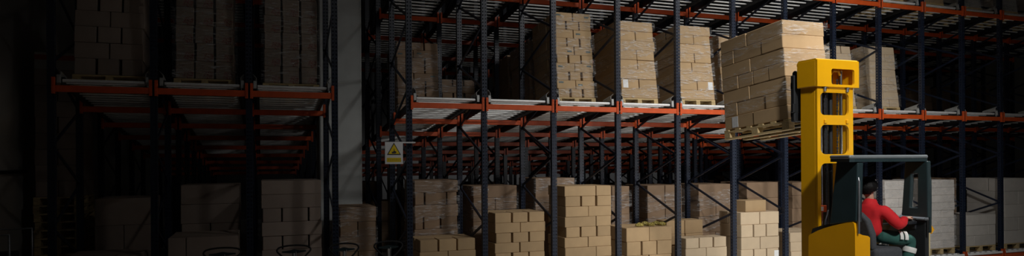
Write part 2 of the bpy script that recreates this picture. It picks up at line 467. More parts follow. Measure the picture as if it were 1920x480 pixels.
def stack(desc, M, W, D, z0, n, h, pats, m, adj='brown', group=None, dfront=None, vis=1.0, jit=0.008, stick=None, tape_top=False, lean=0.0, back=True, side=False, skip=(), lab=None, ends=None):
    """cartons laid in layers on z0 of M, front face at y = 0; pats: column widths (shares) per layer counted from the top"""
    group = group or 'cartons of the ' + desc
    full = dfront is None
    for i in range(n):                      # i = 0 is the top layer
        pat = pats[i % len(pats)]; tot = sum(pat); x = -W/2
        zz = z0 + (n - 1 - i)*h
        ox, oy = R.uniform(-jit, jit) + lean*(n-1-i)/n, R.uniform(-jit, jit)
        dfront = (0.4 if i == 0 or side else D) if full else dfront
        nm = ['front'] if len(pat) == 1 else ['left', 'right'] if len(pat) == 2 else ['left', 'middle', 'right'] if len(pat) == 3 else ['far left', 'inner left', 'inner right', 'far right']
        for j, s in enumerate(pat):
            w = W*s/tot
            if (i, j) in skip: x += w; continue
            g = R.uniform(0.02, 0.05) if len(pat) > 2 else R.uniform(.006, .024) if len(pat) > 1 else 0.002
            dd = dfront*R.uniform(0.985, 1.0)
            T = M @ Matrix.Translation((x + w/2 + ox, dd/2 + oy + R.uniform(0, jit), zz)) @ Matrix.Rotation(rad(R.uniform(-.5, .5)*jit*60), 4, 'Z')
            c = carton(T, round(w - g, 2), dfront, h - 0.002, m, '%s %s carton, %s layer from top, %s' % (nm[j], adj, ORD[i], desc), group, vis)
            if stick and R.random() < stick:
                sw = min(0.10, w*.3)
                sticker(c, sw, 0.035, R.choice((-1, 1))*(w/2 - g)*0.55, -dfront/2 - 0.001, h*R.uniform(.4, .75), STICK, 'printed_mark')
            if lab and lab[0] == i and lab[1] == j: sticker(c, 0.12, 0.17 if h > .18 else h*.9, lab[2]*w*.3, -dfront/2 - 0.0015, h*.5, PAPER, 'shipping_label')
            if tape_top and i == 0:
                c['kids'].append(('packing_tape', MB().box((0, 0, 0), (w - g - 0.004, 0.05, 0.0014)).mesh('packing_tape', TAPE), (0, 0, h - 0.0008)))
            x += w
        if back and D - dfront > 0.1:
            db = D - dfront - 0.012
            if side and i % 2 == 0:
                for q in (0, 1):
                    T = M @ Matrix.Translation((ox, dfront + 0.01 + 2*jit + db*(q + .5)/2, zz))
                    carton(T, W - 0.012, db/2 - 0.008, h - 0.002, m, '%s %s carton, %s layer from top, %s' % (['middle', 'rearmost'][q] + ' depth', adj, ORD[i], desc), group, vis*.3)
            else:
                T = M @ Matrix.Translation((ox, dfront + 0.012 + 2*jit + db/2, zz))
                carton(T, W - 0.012, db, h - 0.002, m, 'rear %s carton, %s layer from top, %s' % (adj, ORD[i], desc), group, vis*.15)

def wrap(desc, M, W, D, z0, H, width=0.36, pitch=0.5, off=0.034, seed=1, start=0.0):
    """stretch film wound round a load as one long spiral strip"""
    rr = random.Random(seed); mb = MB()
    w, dd = W/2 + off, D + off
    corner = 0.03
    path = []
    def seg(a, b, n):
        for i in range(n): path.append((a[0] + (b[0]-a[0])*i/n, a[1] + (b[1]-a[1])*i/n))
    seg((-w, -off), (w, -off), 14); seg((w, -off), (w, dd), 10); seg((w, dd), (-w, dd), 6); seg((-w, dd), (-w, -off), 12)
    P = len(path); turns = int(math.ceil((H + width)/pitch)) + 1
    cols = 6; vs = []; fs = []; m = 0
    for t in range(turns*P):
        z = z0 - width*0.6 + pitch*t/P + start
        if z > z0 + H - width*0.35: break
        a, b = path[t % P]
        for c in range(cols):
            zz = z + width*c/(cols-1) + rr.uniform(-.012, .012)*(2.2 if c in (0, cols-1) else 1)
            zz = max(z0 + 0.01, min(z0 + H - 0.008, zz))
            k = 1 + rr.uniform(-0.003, 0.004)
            vs.append((a*k, b + rr.uniform(-.004, .004), zz))
        m += 1
    for t in range(m-1):
        for c in range(cols-1):
            q = t*cols + c; fs.append((q, q+cols, q+cols+1, q+1))
    mb.add([M @ Vector(v) for v in vs], fs, True)
    o = mb.build('stretch_film', FILM); tag(o, 'clear stretch film wound round the ' + desc, 'stretch film', 'stretch films round the loads')

def on_lane(LMk, yoff): return LMk @ Matrix.Translation((0, yoff, 0.165))
P2, P3, P1 = (1, 1), (1, 1, 1), (1,)
BR = [P3, P2]

def lane_load(desc, L, yoff, W, D, H, n, pats, m, adj, film=0, dx=0.0, **kw):
    B = on_lane(L, yoff) @ Matrix.Translation((dx, 0, 0))
    pallet(B @ Matrix.Translation((0, D/2, 0)), W + 0.02, D, 'wooden pallet on rollers under the ' + desc)
    stack(desc, B, W, D, 0.146, n, (H - 0.146)/n, pats, m, adj, **kw)
    if film: wrap(desc, B, W, D, 0.146, H - 0.146, seed=film, pitch=.38 if film in (21, 22) else .5)

# middle level, right rack
lane_load('marked load in first bay of right rack', LM[0], 2.25, 0.92, 1.05, 1.66, 9, [(1, 1, 1), (2, 3), (1, 1, 1)], CARDD, 'brown', 11, stick=.75)
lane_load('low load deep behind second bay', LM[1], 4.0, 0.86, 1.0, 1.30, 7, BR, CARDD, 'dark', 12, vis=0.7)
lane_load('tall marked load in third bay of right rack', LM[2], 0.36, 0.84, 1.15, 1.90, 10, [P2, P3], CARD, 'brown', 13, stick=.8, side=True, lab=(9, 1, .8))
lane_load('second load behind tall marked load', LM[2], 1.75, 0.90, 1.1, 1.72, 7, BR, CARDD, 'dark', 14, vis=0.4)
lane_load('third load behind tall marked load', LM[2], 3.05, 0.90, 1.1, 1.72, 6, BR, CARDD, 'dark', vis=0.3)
lane_load('wrapped load in fourth bay of right rack', LM[3], 0.26, 0.86, 1.1, 1.78, 8, [P1, P2, P1, P2, P2], CARD, 'brown', 15, jit=.014, lab=(6, 0, -.8))
lane_load('wrapped load in fifth bay of right rack', LM[4], 0.20, 0.86, 1.1, 1.76, 8, [P1, P2, P1, P2, (2, 3)], CARD, 'brown', 16, jit=.014, lab=(6, 1, .9))
lane_load('load beyond raised pallet in sixth bay', LM[5], 0.55, 0.95, 1.1, 1.74, 7, [P2, P1], CARD, 'brown', 17, vis=0.3)
lane_load('load behind truck mast in eighth bay', LM[7], 0.40, 0.98, 1.1, 1.62, 8, BR, CARDP, 'pale', 18, vis=0.6)
lane_load('pale load right of truck mast in ninth bay', LM[8], 0.36, 0.98, 1.1, 1.66, 8, [P2, (2, 1), P2], CARDP, 'pale', 19, side=True, jit=.010, dx=-.02)
# upper level, right rack: only their feet are in the picture
for k, (m, adj) in {8: (CARDP, 'pale'), 9: (CARD, 'brown'), 10: (CARDG, 'grey'), 11: (CARDG, 'grey'), 12: (CARDT, 'taupe')}.items():
    lane_load('top edge load in %s bay' % ORD[k], LU[k], 0.25, 0.95, 1.0, 0.86, 3, [P2, P3], m, adj, 30 + k)
# middle level, left rack
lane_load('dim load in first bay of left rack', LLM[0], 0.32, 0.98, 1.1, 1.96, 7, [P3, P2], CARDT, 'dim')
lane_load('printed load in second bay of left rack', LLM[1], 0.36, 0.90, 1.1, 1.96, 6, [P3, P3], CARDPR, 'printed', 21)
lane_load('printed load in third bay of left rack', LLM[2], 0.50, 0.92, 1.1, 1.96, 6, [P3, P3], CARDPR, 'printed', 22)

# ground floor, right rack
def ground(desc, xc, yoff, W, D, ztop, n, pats, m, adj, base=0.0, film=0, pal=True, **kw):
    B = Matrix.Translation((xc, Y0 + yoff, base))
    if pal: pallet(B @ Matrix.Translation((0, D/2, 0)), W, D, 'wooden pallet under the ' + desc)
    z0 = 0.146 if pal else 0.0
    stack(desc, B, W, D, z0, n, (ztop - base - z0)/n, pats, m, adj, **kw)
    if film: wrap(desc, B, W, D, z0, ztop - base - z0, seed=film)
def lx(k): return X0 + BAY*(k + .5)
ground('low bare stack in first bay of right rack', lx(0) + .02, 0.10, 1.06, 0.75, 1.22, 5, [P3, P2], CARD, 'brown', tape_top=True, jit=.012)
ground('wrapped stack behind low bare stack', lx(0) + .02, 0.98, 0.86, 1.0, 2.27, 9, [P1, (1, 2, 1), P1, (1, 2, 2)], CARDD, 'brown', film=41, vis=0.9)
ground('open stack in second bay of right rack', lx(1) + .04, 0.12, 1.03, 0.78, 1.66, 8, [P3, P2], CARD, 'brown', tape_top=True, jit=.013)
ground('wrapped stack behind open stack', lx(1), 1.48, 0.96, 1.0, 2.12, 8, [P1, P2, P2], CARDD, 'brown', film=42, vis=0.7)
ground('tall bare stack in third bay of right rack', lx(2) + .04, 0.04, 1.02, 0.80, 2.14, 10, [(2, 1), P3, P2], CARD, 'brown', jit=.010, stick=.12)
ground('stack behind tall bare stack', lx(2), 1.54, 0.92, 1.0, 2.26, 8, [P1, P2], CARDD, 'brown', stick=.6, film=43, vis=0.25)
ground('netted stack in fourth bay of right rack', lx(3) + .03, 0.06, 1.08, 0.80, 1.27, 4, [P2, P3], CARD, 'brown', jit=.010, tape_top=True)
ground('far stack behind netted stack', lx(3), 1.56, 0.92, 1.0, 2.05, 6, [P2], CARDD, 'brown', film=44, vis=0.4)
ground('small bare stack in fifth bay of right rack', lx(4) + .02, 0.06, 1.05, 0.5, 1.00, 4, [P3, P2], CARDP, 'pale', jit=.012, tape_top=True)
ground('mid stack behind small bare stack', lx(4) - .12, 0.62, 0.95, 0.7, 1.32, 4, [P2], CARD, 'brown', back=False)
ground('far wrapped stack in fifth bay', lx(4), 1.56, 0.95, 1.0, 2.05, 5, [P2], CARDD, 'brown', film=45, vis=0.6)
ground('pale stack in sixth bay of right rack', lx(5) + .02, 0.06, 1.04, 0.72, 1.49, 5, [P2, P3], CARDP, 'pale', jit=.014, tape_top=True, lab=(3, 2, .9))
ground('far stack behind pale stack', lx(5), 1.56, 0.95, 1.0, 2.05, 5, [P1, P2], CARDD, 'brown', film=46, vis=0.6)
c = carton(Matrix.Translation((lx(5) - .02, Y0 + 0.36, 1.49)) @ Matrix.Rotation(rad(5), 4, 'Z'), 0.60, 0.40, 0.25, CARD, 'single brown carton lying crosswise on top of the pale stack', None)
c['kids'].append(('packing_tape', MB().box((0, 0, 0), (0.58, 0.05, 0.0014)).mesh('packing_tape', TAPE), (0, 0, 0.2492)))
ground('stack left of truck mast in seventh bay', lx(6) + .02, 0.10, 1.04, 0.9, 0.99, 4, [P1, P3], CARDP, 'pale', jit=.012)
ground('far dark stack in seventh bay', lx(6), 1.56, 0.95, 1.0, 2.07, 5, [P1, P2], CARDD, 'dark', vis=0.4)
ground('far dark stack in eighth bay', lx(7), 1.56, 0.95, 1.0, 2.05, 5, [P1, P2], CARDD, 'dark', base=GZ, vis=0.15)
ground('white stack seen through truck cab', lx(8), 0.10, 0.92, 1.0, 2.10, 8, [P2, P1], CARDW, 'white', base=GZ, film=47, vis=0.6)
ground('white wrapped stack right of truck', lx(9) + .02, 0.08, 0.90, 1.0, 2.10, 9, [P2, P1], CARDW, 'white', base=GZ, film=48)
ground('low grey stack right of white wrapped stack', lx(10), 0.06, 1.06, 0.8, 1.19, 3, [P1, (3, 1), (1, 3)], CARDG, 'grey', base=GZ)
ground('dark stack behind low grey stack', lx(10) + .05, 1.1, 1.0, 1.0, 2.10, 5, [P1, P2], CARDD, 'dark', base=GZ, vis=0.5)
ground('grey stack at right edge', lx(11), 0.06, 1.06, 1.0, 2.10, 5, [P1, P2], CARDG, 'grey', base=GZ)

# ground floor, left rack and the gap
lxl = [(XL[i] + XL[i+1])/2 for i in range(3)]
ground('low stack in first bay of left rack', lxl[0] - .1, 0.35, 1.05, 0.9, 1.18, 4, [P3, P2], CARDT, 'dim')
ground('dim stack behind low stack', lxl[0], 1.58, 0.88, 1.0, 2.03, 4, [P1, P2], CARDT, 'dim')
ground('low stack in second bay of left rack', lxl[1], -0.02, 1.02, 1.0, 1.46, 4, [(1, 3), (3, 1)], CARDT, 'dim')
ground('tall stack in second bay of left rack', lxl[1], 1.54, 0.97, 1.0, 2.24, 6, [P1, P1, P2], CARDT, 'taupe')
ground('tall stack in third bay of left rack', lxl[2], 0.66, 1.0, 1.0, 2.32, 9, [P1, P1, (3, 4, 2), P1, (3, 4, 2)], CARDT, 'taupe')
xw = at(671, 430, Y0 + 0.95).x
ground('wrapped stack before grey pier', xw, 0.95, 0.66, 0.9, 1.80, 6, [P1, P2], CARDD, 'brown', film=51)

# dark load at the wall, on a pile of empty pallets
xb, yb = -3.41, Y0 + 2.85
for i in range(14):
    pallet(Matrix.Translation((xb + R.uniform(-.015, .015), yb + R.uniform(-.02, .02), i*0.146)), 0.72, 1.1, 'wooden pallet, %s from floor in the dark pile by left wall' % ORD[i])
B = Matrix.Translation((xb, yb - .5, 14*0.146))
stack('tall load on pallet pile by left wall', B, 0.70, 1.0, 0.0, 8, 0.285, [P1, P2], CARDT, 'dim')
B = B @ Matrix.Translation((0, 0, 8*0.285))
c = carton(B @ Matrix.Translation((0, .5, 0)), 0.70, 1.0, 0.30, CARDG, 'grey carton with a red band, topmost of tall load by left wall', None)
c['weight'] = 50; rb = MB(); rb.box((0, -0.502, 0.21), (0.69, 0.004, 0.09)); c['kids'].append(('red_band', rb.mesh('red_band', mat('red_band', (0.45, 0.06, 0.03), 0.5)), (0, 0, 0)))

# distant dark loads deep in the lanes: beyond counting, one mass
for k in range(0, 15):
    for yy in (5.6, 8.4, 11.2):
        if R.random() < .85:
            x = lx(k); y = Y0 + yy + R.uniform(-.2, .2); zt = R.uniform(1.4, 2.0); nn = 5
            for i in range(nn):
                h = zt/nn
                for s in (-1, 1): FAR.box((x + s*.235 + R.uniform(-.01, .01), y, h*(i+.5)), (0.46, 1.0, h - .006), 0.008)
for k in range(3, 15):
    for yy in (4.2, 6.4):
        Mx = LM[k] @ Matrix.Translation((0, yy, 0.17))
        for i in range(6):
            for s in (-1, 1): FAR.box((s*.235 + R.uniform(-.01, .01), 0, .27*(i+.5)), (0.46, 1.0, .262), 0.008, Mx)

# yellow netted packs on the netted stack
for i in range(5):
    x0 = at(1199 + i*10.5, 424, Y0 + 0.28 + (i % 2)*.19); mb = MB()
    bm = bmesh.new(); bmesh.ops.create_icosphere(bm, subdivisions=3, radius=1.0)
    for v in bm.verts:
        q = 1 + 0.16*math.sin(9*v.co.x + i) * math.sin(8*v.co.y) + 0.08*math.sin(14*v.co.z + 2*i)
        v.co = Vector((v.co.x*0.085*q, v.co.y*0.075*q, (max(v.co.z, -.6)*0.044)*q))
    me = bpy.data.meshes.new('net_pack'); bm.to_mesh(me); bm.free(); me.materials.append(GOLD)
    lo = min(v.co.z for v in me.vertices)
    o = put('net_pack', me, None, Matrix.Translation((x0.x, x0.y, 1.27 - lo + .001)))
    tag(o, 'shiny yellow netted pack, %s from left on the netted stack' % ORD[i], 'netted pack', 'yellow packs on the netted stack')

# ------------------------------------------------------------------ reach truck
def onX(x, y, X):
    """point of the upright plane X = const seen at photograph position x, y"""
    u, v = x - 960, y - HOR
    U = u*math.cos(ROLL) + v*math.sin(ROLL); V = -u*math.sin(ROLL) + v*math.cos(ROLL)
    Y = X/math.tan(YAW + math.atan(U/F)); d = X*math.sin(YAW) + Y*math.cos(YAW)
    return Vector((X, Y, CAMZ - V*d/F))
def holed_plate(mb, x0, x1, cells, y0, y1, seg=6):
    """upright plate in x/z with one rounded opening per cell: (z0, z1, hx0, hx1, hz0, hz1, r) or (z0, z1)"""
    for cl in cells:
        if len(cl) == 2:
            mb.box(((x0+x1)/2, (y0+y1)/2, (cl[0]+cl[1])/2), (x1-x0, y1-y0, cl[1]-cl[0])); continue
        z0, z1, a0, a1, b0, b1, r = cl
        cxx, czz = (a0+a1)/2, (b0+b1)/2
        hole, outer = [], []
        for ci, (px, pz, st) in enumerate([(a1-r, b1-r, 0), (a0+r, b1-r, 90), (a0+r, b0+r, 180), (a1-r, b0+r, 270)]):
            corner = [(x1, z1), (x0, z1), (x0, z0), (x1, z0)][ci]
            for k in range(seg+1):
                t = rad(st + 90*k/seg); hx, hz = px + r*math.cos(t), pz + r*math.sin(t)
                hole.append((hx, hz))
                if k == seg//2: outer.append(corner); continue
                vert = (ci in (0, 2)) == (k < seg//2)
                outer.append(((x1 if ci in (0, 3) else x0), hz) if vert else (hx, (z1 if ci in (0, 1) else z0)))
        n = len(hole)
        vs = [(a, y0, b) for a, b in outer] + [(a, y0, b) for a, b in hole] + [(a, y1, b) for a, b in outer] + [(a, y1, b) for a, b in hole]
        fs = []
        for i in range(n):
            j = (i+1) % n
            fs += [(i, j, n+j, n+i), (2*n+j, 2*n+i, 3*n+i, 3*n+j), (n+i, n+j, 3*n+j, 3*n+i), (j, i, 2*n+i, 2*n+j)]
        mb.add(vs, fs)
    return mb

truck = thing('reach_truck', 'yellow reach truck with tall mast lifting a carton load, driver seated sideways', 'forklift')
YR = 6.60
mx0, mx1 = at(1533, 300, YR).x, at(1600, 300, YR).x
def zr(y, x=1565, Y=YR): return at(x, y, Y).z
def xr(x, Y=YR): return at(x, 300, Y).x
mb = MB()
holed_plate(mb, mx0, mx1, [(0.12, zr(470)), (zr(470), zr(297), xr(1539), xr(1592), zr(455), zr(306), .075),
    (zr(297), zr(225), xr(1539), xr(1592), zr(289), zr(234), .075),
    (zr(225), zr(160), xr(1539), xr(1592), zr(216), zr(174), .06)], YR, YR + 0.03)
mast = mb.build('mast', YEL, truck)
mb = MB(); mb.box((mx0 + .03, YR + .16, (0.12 + zr(158))/2), (.06, .26, zr(158) - .12), .012); mb.build('mast_stile', YEL, mast)
mb = MB(); mb.box((mx1 - .03, YR + .16, (0.12 + zr(158))/2), (.06, .26, zr(158) - .12), .012); mb.build('mast_stile', YEL, mast)
# mast head: closed flanks, opening at the back
YH = 6.555
hx0, hx1 = at(1532.5, 130, YH).x, at(1610.5, 130, YH).x; hz0, hz1 = at(1570, 163, YH).z, at(1570, 113, YH).z
mb = MB()
holed_plate(mb, hx0, hx1, [(hz0, hz1, at(1559, 140, YH).x, at(1602, 140, YH).x, at(1570, 158.5, YH).z, at(1570, 129, YH).z, .03)], YH, YH + .03)
mb.box((hx0 + .02, YH + .19, (hz0+hz1)/2), (.04, .32, hz1 - hz0), .01); mb.box((hx1 - .02, YH + .19, (hz0+hz1)/2), (.04, .32, hz1 - hz0), .01)
mb.prism([(YH + .005, hz1 - .01), (YH + .03, hz1 + .015), (YH + .32, hz1 + .015), (YH + .35, hz1 - .03), (YH + .35, hz1 - .05), (YH + .005, hz1 - .04)], hx0 + .003, hx1 - .003, 'x')
mb.box(((hx0+hx1)/2, YH + .33, (hz0+hz1)/2), (hx1-hx0-.02, .03, hz1-hz0-.04), .005)
mb.build('mast_head', YEL, truck)
mb = MB()
for xx, rr in ((1548, .020), (1586, .022)): mb.tube([(xr(xx), YR + .075, .3), (xr(xx), YR + .075, hz1 - .06)], rr, 14)
mb.build('lift_rod', CHROME, truck)
mb = MB()
mb.tube([(xr(1563), YR + .15, .3), (xr(1563), YR + .15, hz1 - .08)], .045, 16); mb.tube([(xr(1576), YR + .16, .3), (xr(1576), YR + .16, hz1 - .1)], .028, 12)
mb.build('lift_cylinder', BLK, truck)
for xx in (1556, 1578):
    mb = MB()
    for i in range(60): mb.box((xr(xx), YR + .065, 1.3 + i*.04), (.030 if i % 2 else .020, .012, .036), .003)
    mb.build('lift_chain', DARKST, truck)
for xx in (1546, 1588):
    mb = MB(); mb.tube([(xr(xx), YR - .01, zr(172)), (xr(xx), YR - .01, zr(163))], .022, 10); mb.tube([(xr(xx), YR - .01, zr(166)), (xr(xx), YR - .01, zr(164))], .034, 6)
    mb.build('hydraulic_fitting', STEEL, truck)
for xx in (1547, 1588): MB().box((xr(xx), YR - .012, zr(228)), (.04, .02, .05), .006).build('bolt_plate', YEL, truck)
dc = MB().box((xr(1546), YR + .04, zr(391)), (.13, .02, .085), .004).build('warning_decal', ORANGE, truck); MB().box((xr(1544), YR + .029, zr(391)), (.05, .004, .055)).build('decal_panel', PAPER, dc)
MB().tube([(xr(1550), YR - .02, zr(394)), (xr(1546), YR - .04, zr(400)), (xr(1542), YR - .04, zr(412)), (xr(1541), YR - .03, zr(430))], .013, 8).build('hose', DARKST, truck)
mb = MB(); mb.tube([(xr(1566), YR + .1, hz1 - .2), (xr(1570), YR + .06, hz1 - .12), (xr(1580), YR + .06, hz1 - .12), (xr(1590), YR + .1, hz1 - .22)], .018, 10); mb.build('hose', YEL, truck)
mb = MB(); mb.tube([(xr(1560), YR + .06, hz1 - .3), (xr(1562), YR + .08, hz1 - .12), (xr(1572), YR + .1, hz1 - .09)], .02, 10); mb.build('hose', RUB, truck)

# load carried by the truck
TF = rad(4.5)
LY = 7.14
pc = at(1479, 222, LY)
LW, LD, LH = 0.74, 1.32, 1.37
B = Matrix.Translation((pc.x + LW/2, LY, pc.z - .150)) @ Matrix.Rotation(-TF, 4, 'X')
pallet(B @ Matrix.Translation((0, LD/2 - .01, 0)), LW + .03, LD + .02, 'yellowish wooden pallet raised on the truck forks')
ND = 7; hh = LH/ND
for i in range(ND):
    zz = .146 + (ND-1-i)*hh
    pat = [(1, 1, 1, 1.15), (2, 1.6), (1.4, 2, 1), (2.1, 2)][(i + 1) % 4]; tot = sum(pat); y = 0.0
    ox = R.uniform(-.008, .008)
    for j, s in enumerate(pat):
        dd = LD*s/tot; g = R.uniform(.004, .012)
        T = B @ Matrix.Translation((ox + R.uniform(-.007, .007), y + dd/2, zz)) @ Matrix.Rotation(rad(R.uniform(-.4, .4)), 4, 'Z')
        q = ['nearest', 'second', 'third', 'farthest'][j] if j < len(pat) - 1 else 'farthest'
        c = carton(T, LW - .008, round(dd - g, 2), hh - .002, CARD, '%s brown carton, %s layer from top, raised truck load' % (q, ORD[i]), 'cartons of the raised load', 5)
        if i == ND-1 and j == len(pat)-1:
            c['kids'].append(('shipping_label', MB().box((-LW/2 + .002, .08, .10), (.003, .13, .16)).mesh('shipping_label', PAPER), (0, 0, 0)))
        y += dd
# film only round the foot and in one band
wrap('load raised by truck', B, LW, LD, .146, LH, width=.22, pitch=.42, seed=77)
# carriage and forks
mb = MB()
car_x0, car_x1 = at(1484, 190, 7.0).x, mx1 + .1
mb.box(((car_x0+car_x1)/2, 7.0, pc.z + .05), (car_x1-car_x0, .05, .10), .01)
mb.box(((car_x0+car_x1)/2, 7.0, pc.z + .42), (car_x1-car_x0, .05, .10), .01)
mb.box((car_x0 + .06, 6.985, pc.z + .25), (.12, .08, .62), .015)
mb.box((car_x1 - .06, 6.985, pc.z + .25), (.10, .08, .58), .015)
mb.tube([(car_x0 + .02, 6.96, pc.z + .57), (car_x0 + .14, 6.96, pc.z + .57)], .045, 12)
mb.box((car_x0 + .03, 6.97, pc.z + .12), (.10, .06, .12), .01); mb.box((mx0 + .25, 6.93, pc.z + .25), (.30, .08, .5), .01)
mb.build('carriage', BLK, truck)
for s in (-1, 1):
    f = MB(); X = pc.x + LW/2 + s*.18
    p0 = Vector((X, 7.06, pc.z - .09)); p1 = p0 + Vector((0, 1.25*math.cos(TF), -1.25*math.sin(TF)))
    f.bar(p0, p1, .09, .032); f.bar((X, 7.055, pc.z - .105), (X, 7.055, pc.z + .45), .035, .09, (1, 0, 0))
    f.build('fork', DARKST, truck)

# body: curved yellow shell at the driver's back
bX = 6.30
prof = [onX(x, y, bX) for x, y in ((1516, 441), (1524, 437), (1534, 432), (1546, 427.5), (1560, 423.5), (1575, 420), (1588, 417.5), (1598, 416.5), (1601, 418.5), (1602, 424), (1603, 432))]
poly = [(p.y, p.z) for p in prof]
yb0, yb1 = poly[-1][0], poly[0][0]
poly = poly + [(yb0 - .005, .25), (yb1 + .02, .25)]
mb = MB(); mb.prism(poly, bX, bX + .05, 'x')
mb.build('body_shell', YELB, truck)
low = [onX(x, y, bX + .17) for x, y in ((1606, 434), (1610, 438.5), (1618, 441.5), (1633, 444))]
mb = MB()
z1 = low[-1].z
rx = at(1632, 460, yb0).x
mb.prism([(bX + .051, .25), (rx, .25), (rx, z1 - .02), (rx - .03, z1), (bX + .12, z1 + .015), (bX + .08, z1 + .03), (bX + .051, z1 + .07)], yb0 + .004, yb0 + .3, 'y')
mb.build('rear_panel', YELB, truck)
cap = [onX(x, y, bX + .02) for x, y in ((1517, 439), (1519.5, 429), (1535, 423.5), (1560, 418), (1600, 412.5), (1601, 417), (1575, 420), (1546, 427.5), (1530, 434))]
mb = MB(); mb.prism([(p.y, p.z) for p in cap], bX + .051, bX + .14, 'x'); mb.build('body_cap', BLK, truck)
mb = MB(); mb.box((6.9, 6.1, .22), (1.18, .70, .26), .03); mb.box((6.9, 6.48, .45), (1.1, .22, .5), .02); mb.build('chassis', BLK, truck)
mb = MB(); mb.box((7.05, 6.12, 1.08), (.9, .68, .05), .005); mb.box((6.75, 6.1, .7), (.55, .6, .74), .02); mb.build('floor_plate', BLK, truck)
for s in (-1, 1):
    mb = MB(); mb.box((6.9 + s*.50, 7.3, .17), (.13, 1.5, .18), .02); mb.build('outrigger', YELB, truck)
    mb = MB(); mb.tube([(6.9 + s*.50 - .05, 7.95, .125), (6.9 + s*.50 + .05, 7.95, .125)], .125, 24)
    mb.build('wheel', RUB, truck)
mb = MB(); mb.tube([(6.86, 6.05, .17), (6.98, 6.05, .17)], .17, 24); mb.build('wheel', RUB, truck)

# cab: roof, pillars, rails
ra = at(1741, 297, 5.76)
rz0, rz1 = at(1680, 303, 5.78).z, at(1680, 290.5, 5.78).z
rl = at(1592, 300, 5.72).x; tip = at(1557, 297, 6.05)
rpoly = [(rl, 5.72), (rl + .06, 5.70), (ra.x - .03, 5.74), (ra.x, 5.78), (ra.x, 6.48), (6.70, 6.46), (tip.x, 6.06)]
mb = MB(); mb.prism(rpoly, rz0 + .035, rz1, 'z'); roof = mb.build('cab_roof', ROOFM, truck)
bv = roof.modifiers.new('soft edge', 'BEVEL'); bv.width = .018; bv.segments = 3; bv.limit_method = 'ANGLE'
ins = [(x*0.985 + 6.9*.015, y*.985 + 6.1*.015) for x, y in rpoly]
mb = MB(); mb.prism(ins, rz0, rz0 + .036, 'z'); mb.build('roof_rim', PIL, truck)
def pillar(pts, X, t, hole=None, name='cab_pillar'):
    P = [onX(x, y, X) for x, y in pts]
    mb = MB()
    if not hole:
        mb.prism([(p.y, p.z) for p in P], X, X + t, 'x')
    else:
        H = [onX(x, y, X) for x, y in hole]; n = len(P)
        vs = [(X, p.y, p.z) for p in P] + [(X, p.y, p.z) for p in H] + [(X + t, p.y, p.z) for p in P] + [(X + t, p.y, p.z) for p in H]; fs = []
        for i in range(n):
            j = (i+1) % n
            fs += [(i, j, n+j, n+i), (2*n+j, 2*n+i, 3*n+i, 3*n+j), (n+i, n+j, 3*n+j, 3*n+i), (j, i, 2*n+i, 2*n+j)]
        mb.add(vs, fs)
    o = mb.build(name, PIL, truck); b = o.modifiers.new('soft edge', 'BEVEL'); b.width = .012; b.segments = 2; b.limit_method = 'ANGLE'
    return o
pillar([(1568, 302), (1600, 302), (1608, 305), (1605, 416), (1555, 421)], bX + .01, .09)
pillar([(1697, 302), (1739, 302), (1740, 408), (1690, 404)], ra.x - .07, .06, [(1708, 326), (1720, 326), (1720, 389), (1705, 389)])
def rail(pts, r, m, name='grab_rail'): MB().tube(pts, r, 12).build(name, m, truck)
g = [onX(x, y, bX + .03) for x, y in ((1596, 331), (1602, 329.5), (1606.5, 333), (1608, 341), (1608, 380), (1607.5, 438))]
rail([(p.x + .005, p.y - .015, p.z) for p in g], .013, STEEL)
g = [onX(x, y, ra.x - .02) for x, y in ((1728, 327), (1735, 325.5), (1740, 329), (1741.5, 338), (1742, 380), (1741.5, 436))]
rail([(p.x, p.y - .015, p.z) for p in g], .016, PIL)
# cowl on the far side and its yellow edge
mb = MB(); mb.box((ra.x + .02, 6.14, 1.10), (.06, .70, 1.62), .02); mb.build('front_cowl', BLK, truck)
mb = MB(); mb.box((ra.x + .065, 6.16, 1.02), (.03, .72, 1.64), .01); mb.build('cowl_side', mat('pale_yellow_edge', (.55, .46, .26), .4, noise=.05), truck)
mb = MB(); cxp = at(1748, 430, 5.80)
mb.prism([(cxp.x - .035, cxp.z - .05), (cxp.x + .012, cxp.z), (cxp.x - .035, cxp.z + .05)], 5.78, 5.80, 'y'); mb.build('marker_lamp', YELB, truck)
q = at(1729, 413, 5.93)
mb = MB(); mb.prism([(q.x - .10, q.z - .10), (q.x + .07, q.z - .12), (q.x + .07, q.z + .11), (q.x + .03, q.z + .12), (q.x - .06, q.z + .02)], 5.86, 6.2, 'y')
o = mb.build('console', CONSOLE, truck)
q = at(1709, 418, 5.93)
mb = MB(); mb.box((q.x, 5.95, q.z), (.20, .10, .035), .012); mb.box((q.x + .08, 5.95, q.z - .04), (.06, .07, .08), .01); mb.build('armrest', DARKST, truck)
mb = MB(); mb.tube([(q.x + .07, 5.94, q.z + .01), (q.x + .075, 5.94, q.z + .05)], .014, 10); mb.tube([(q.x + .02, 5.94, q.z + .02), (q.x + .05, 5.94, q.z + .03)], .012, 8); mb.build('joystick', STEEL, truck)
mb = MB(); mb.tube([(7.425 + .11*math.cos(t)*.35, 6.30 + .13*math.sin(t), 1.90 + .09*math.cos(t)) for t in [2*PI*i/24 for i in range(24)]], .014, 8, closed=True)
mb.tube([(7.425, 6.30, 1.90), (7.50, 6.30, 1.82)], .02, 8); mb.bar((7.425, 6.18, 1.90), (7.425, 6.42, 1.90), .02, .02); mb.build('steering_wheel', BLK, truck)
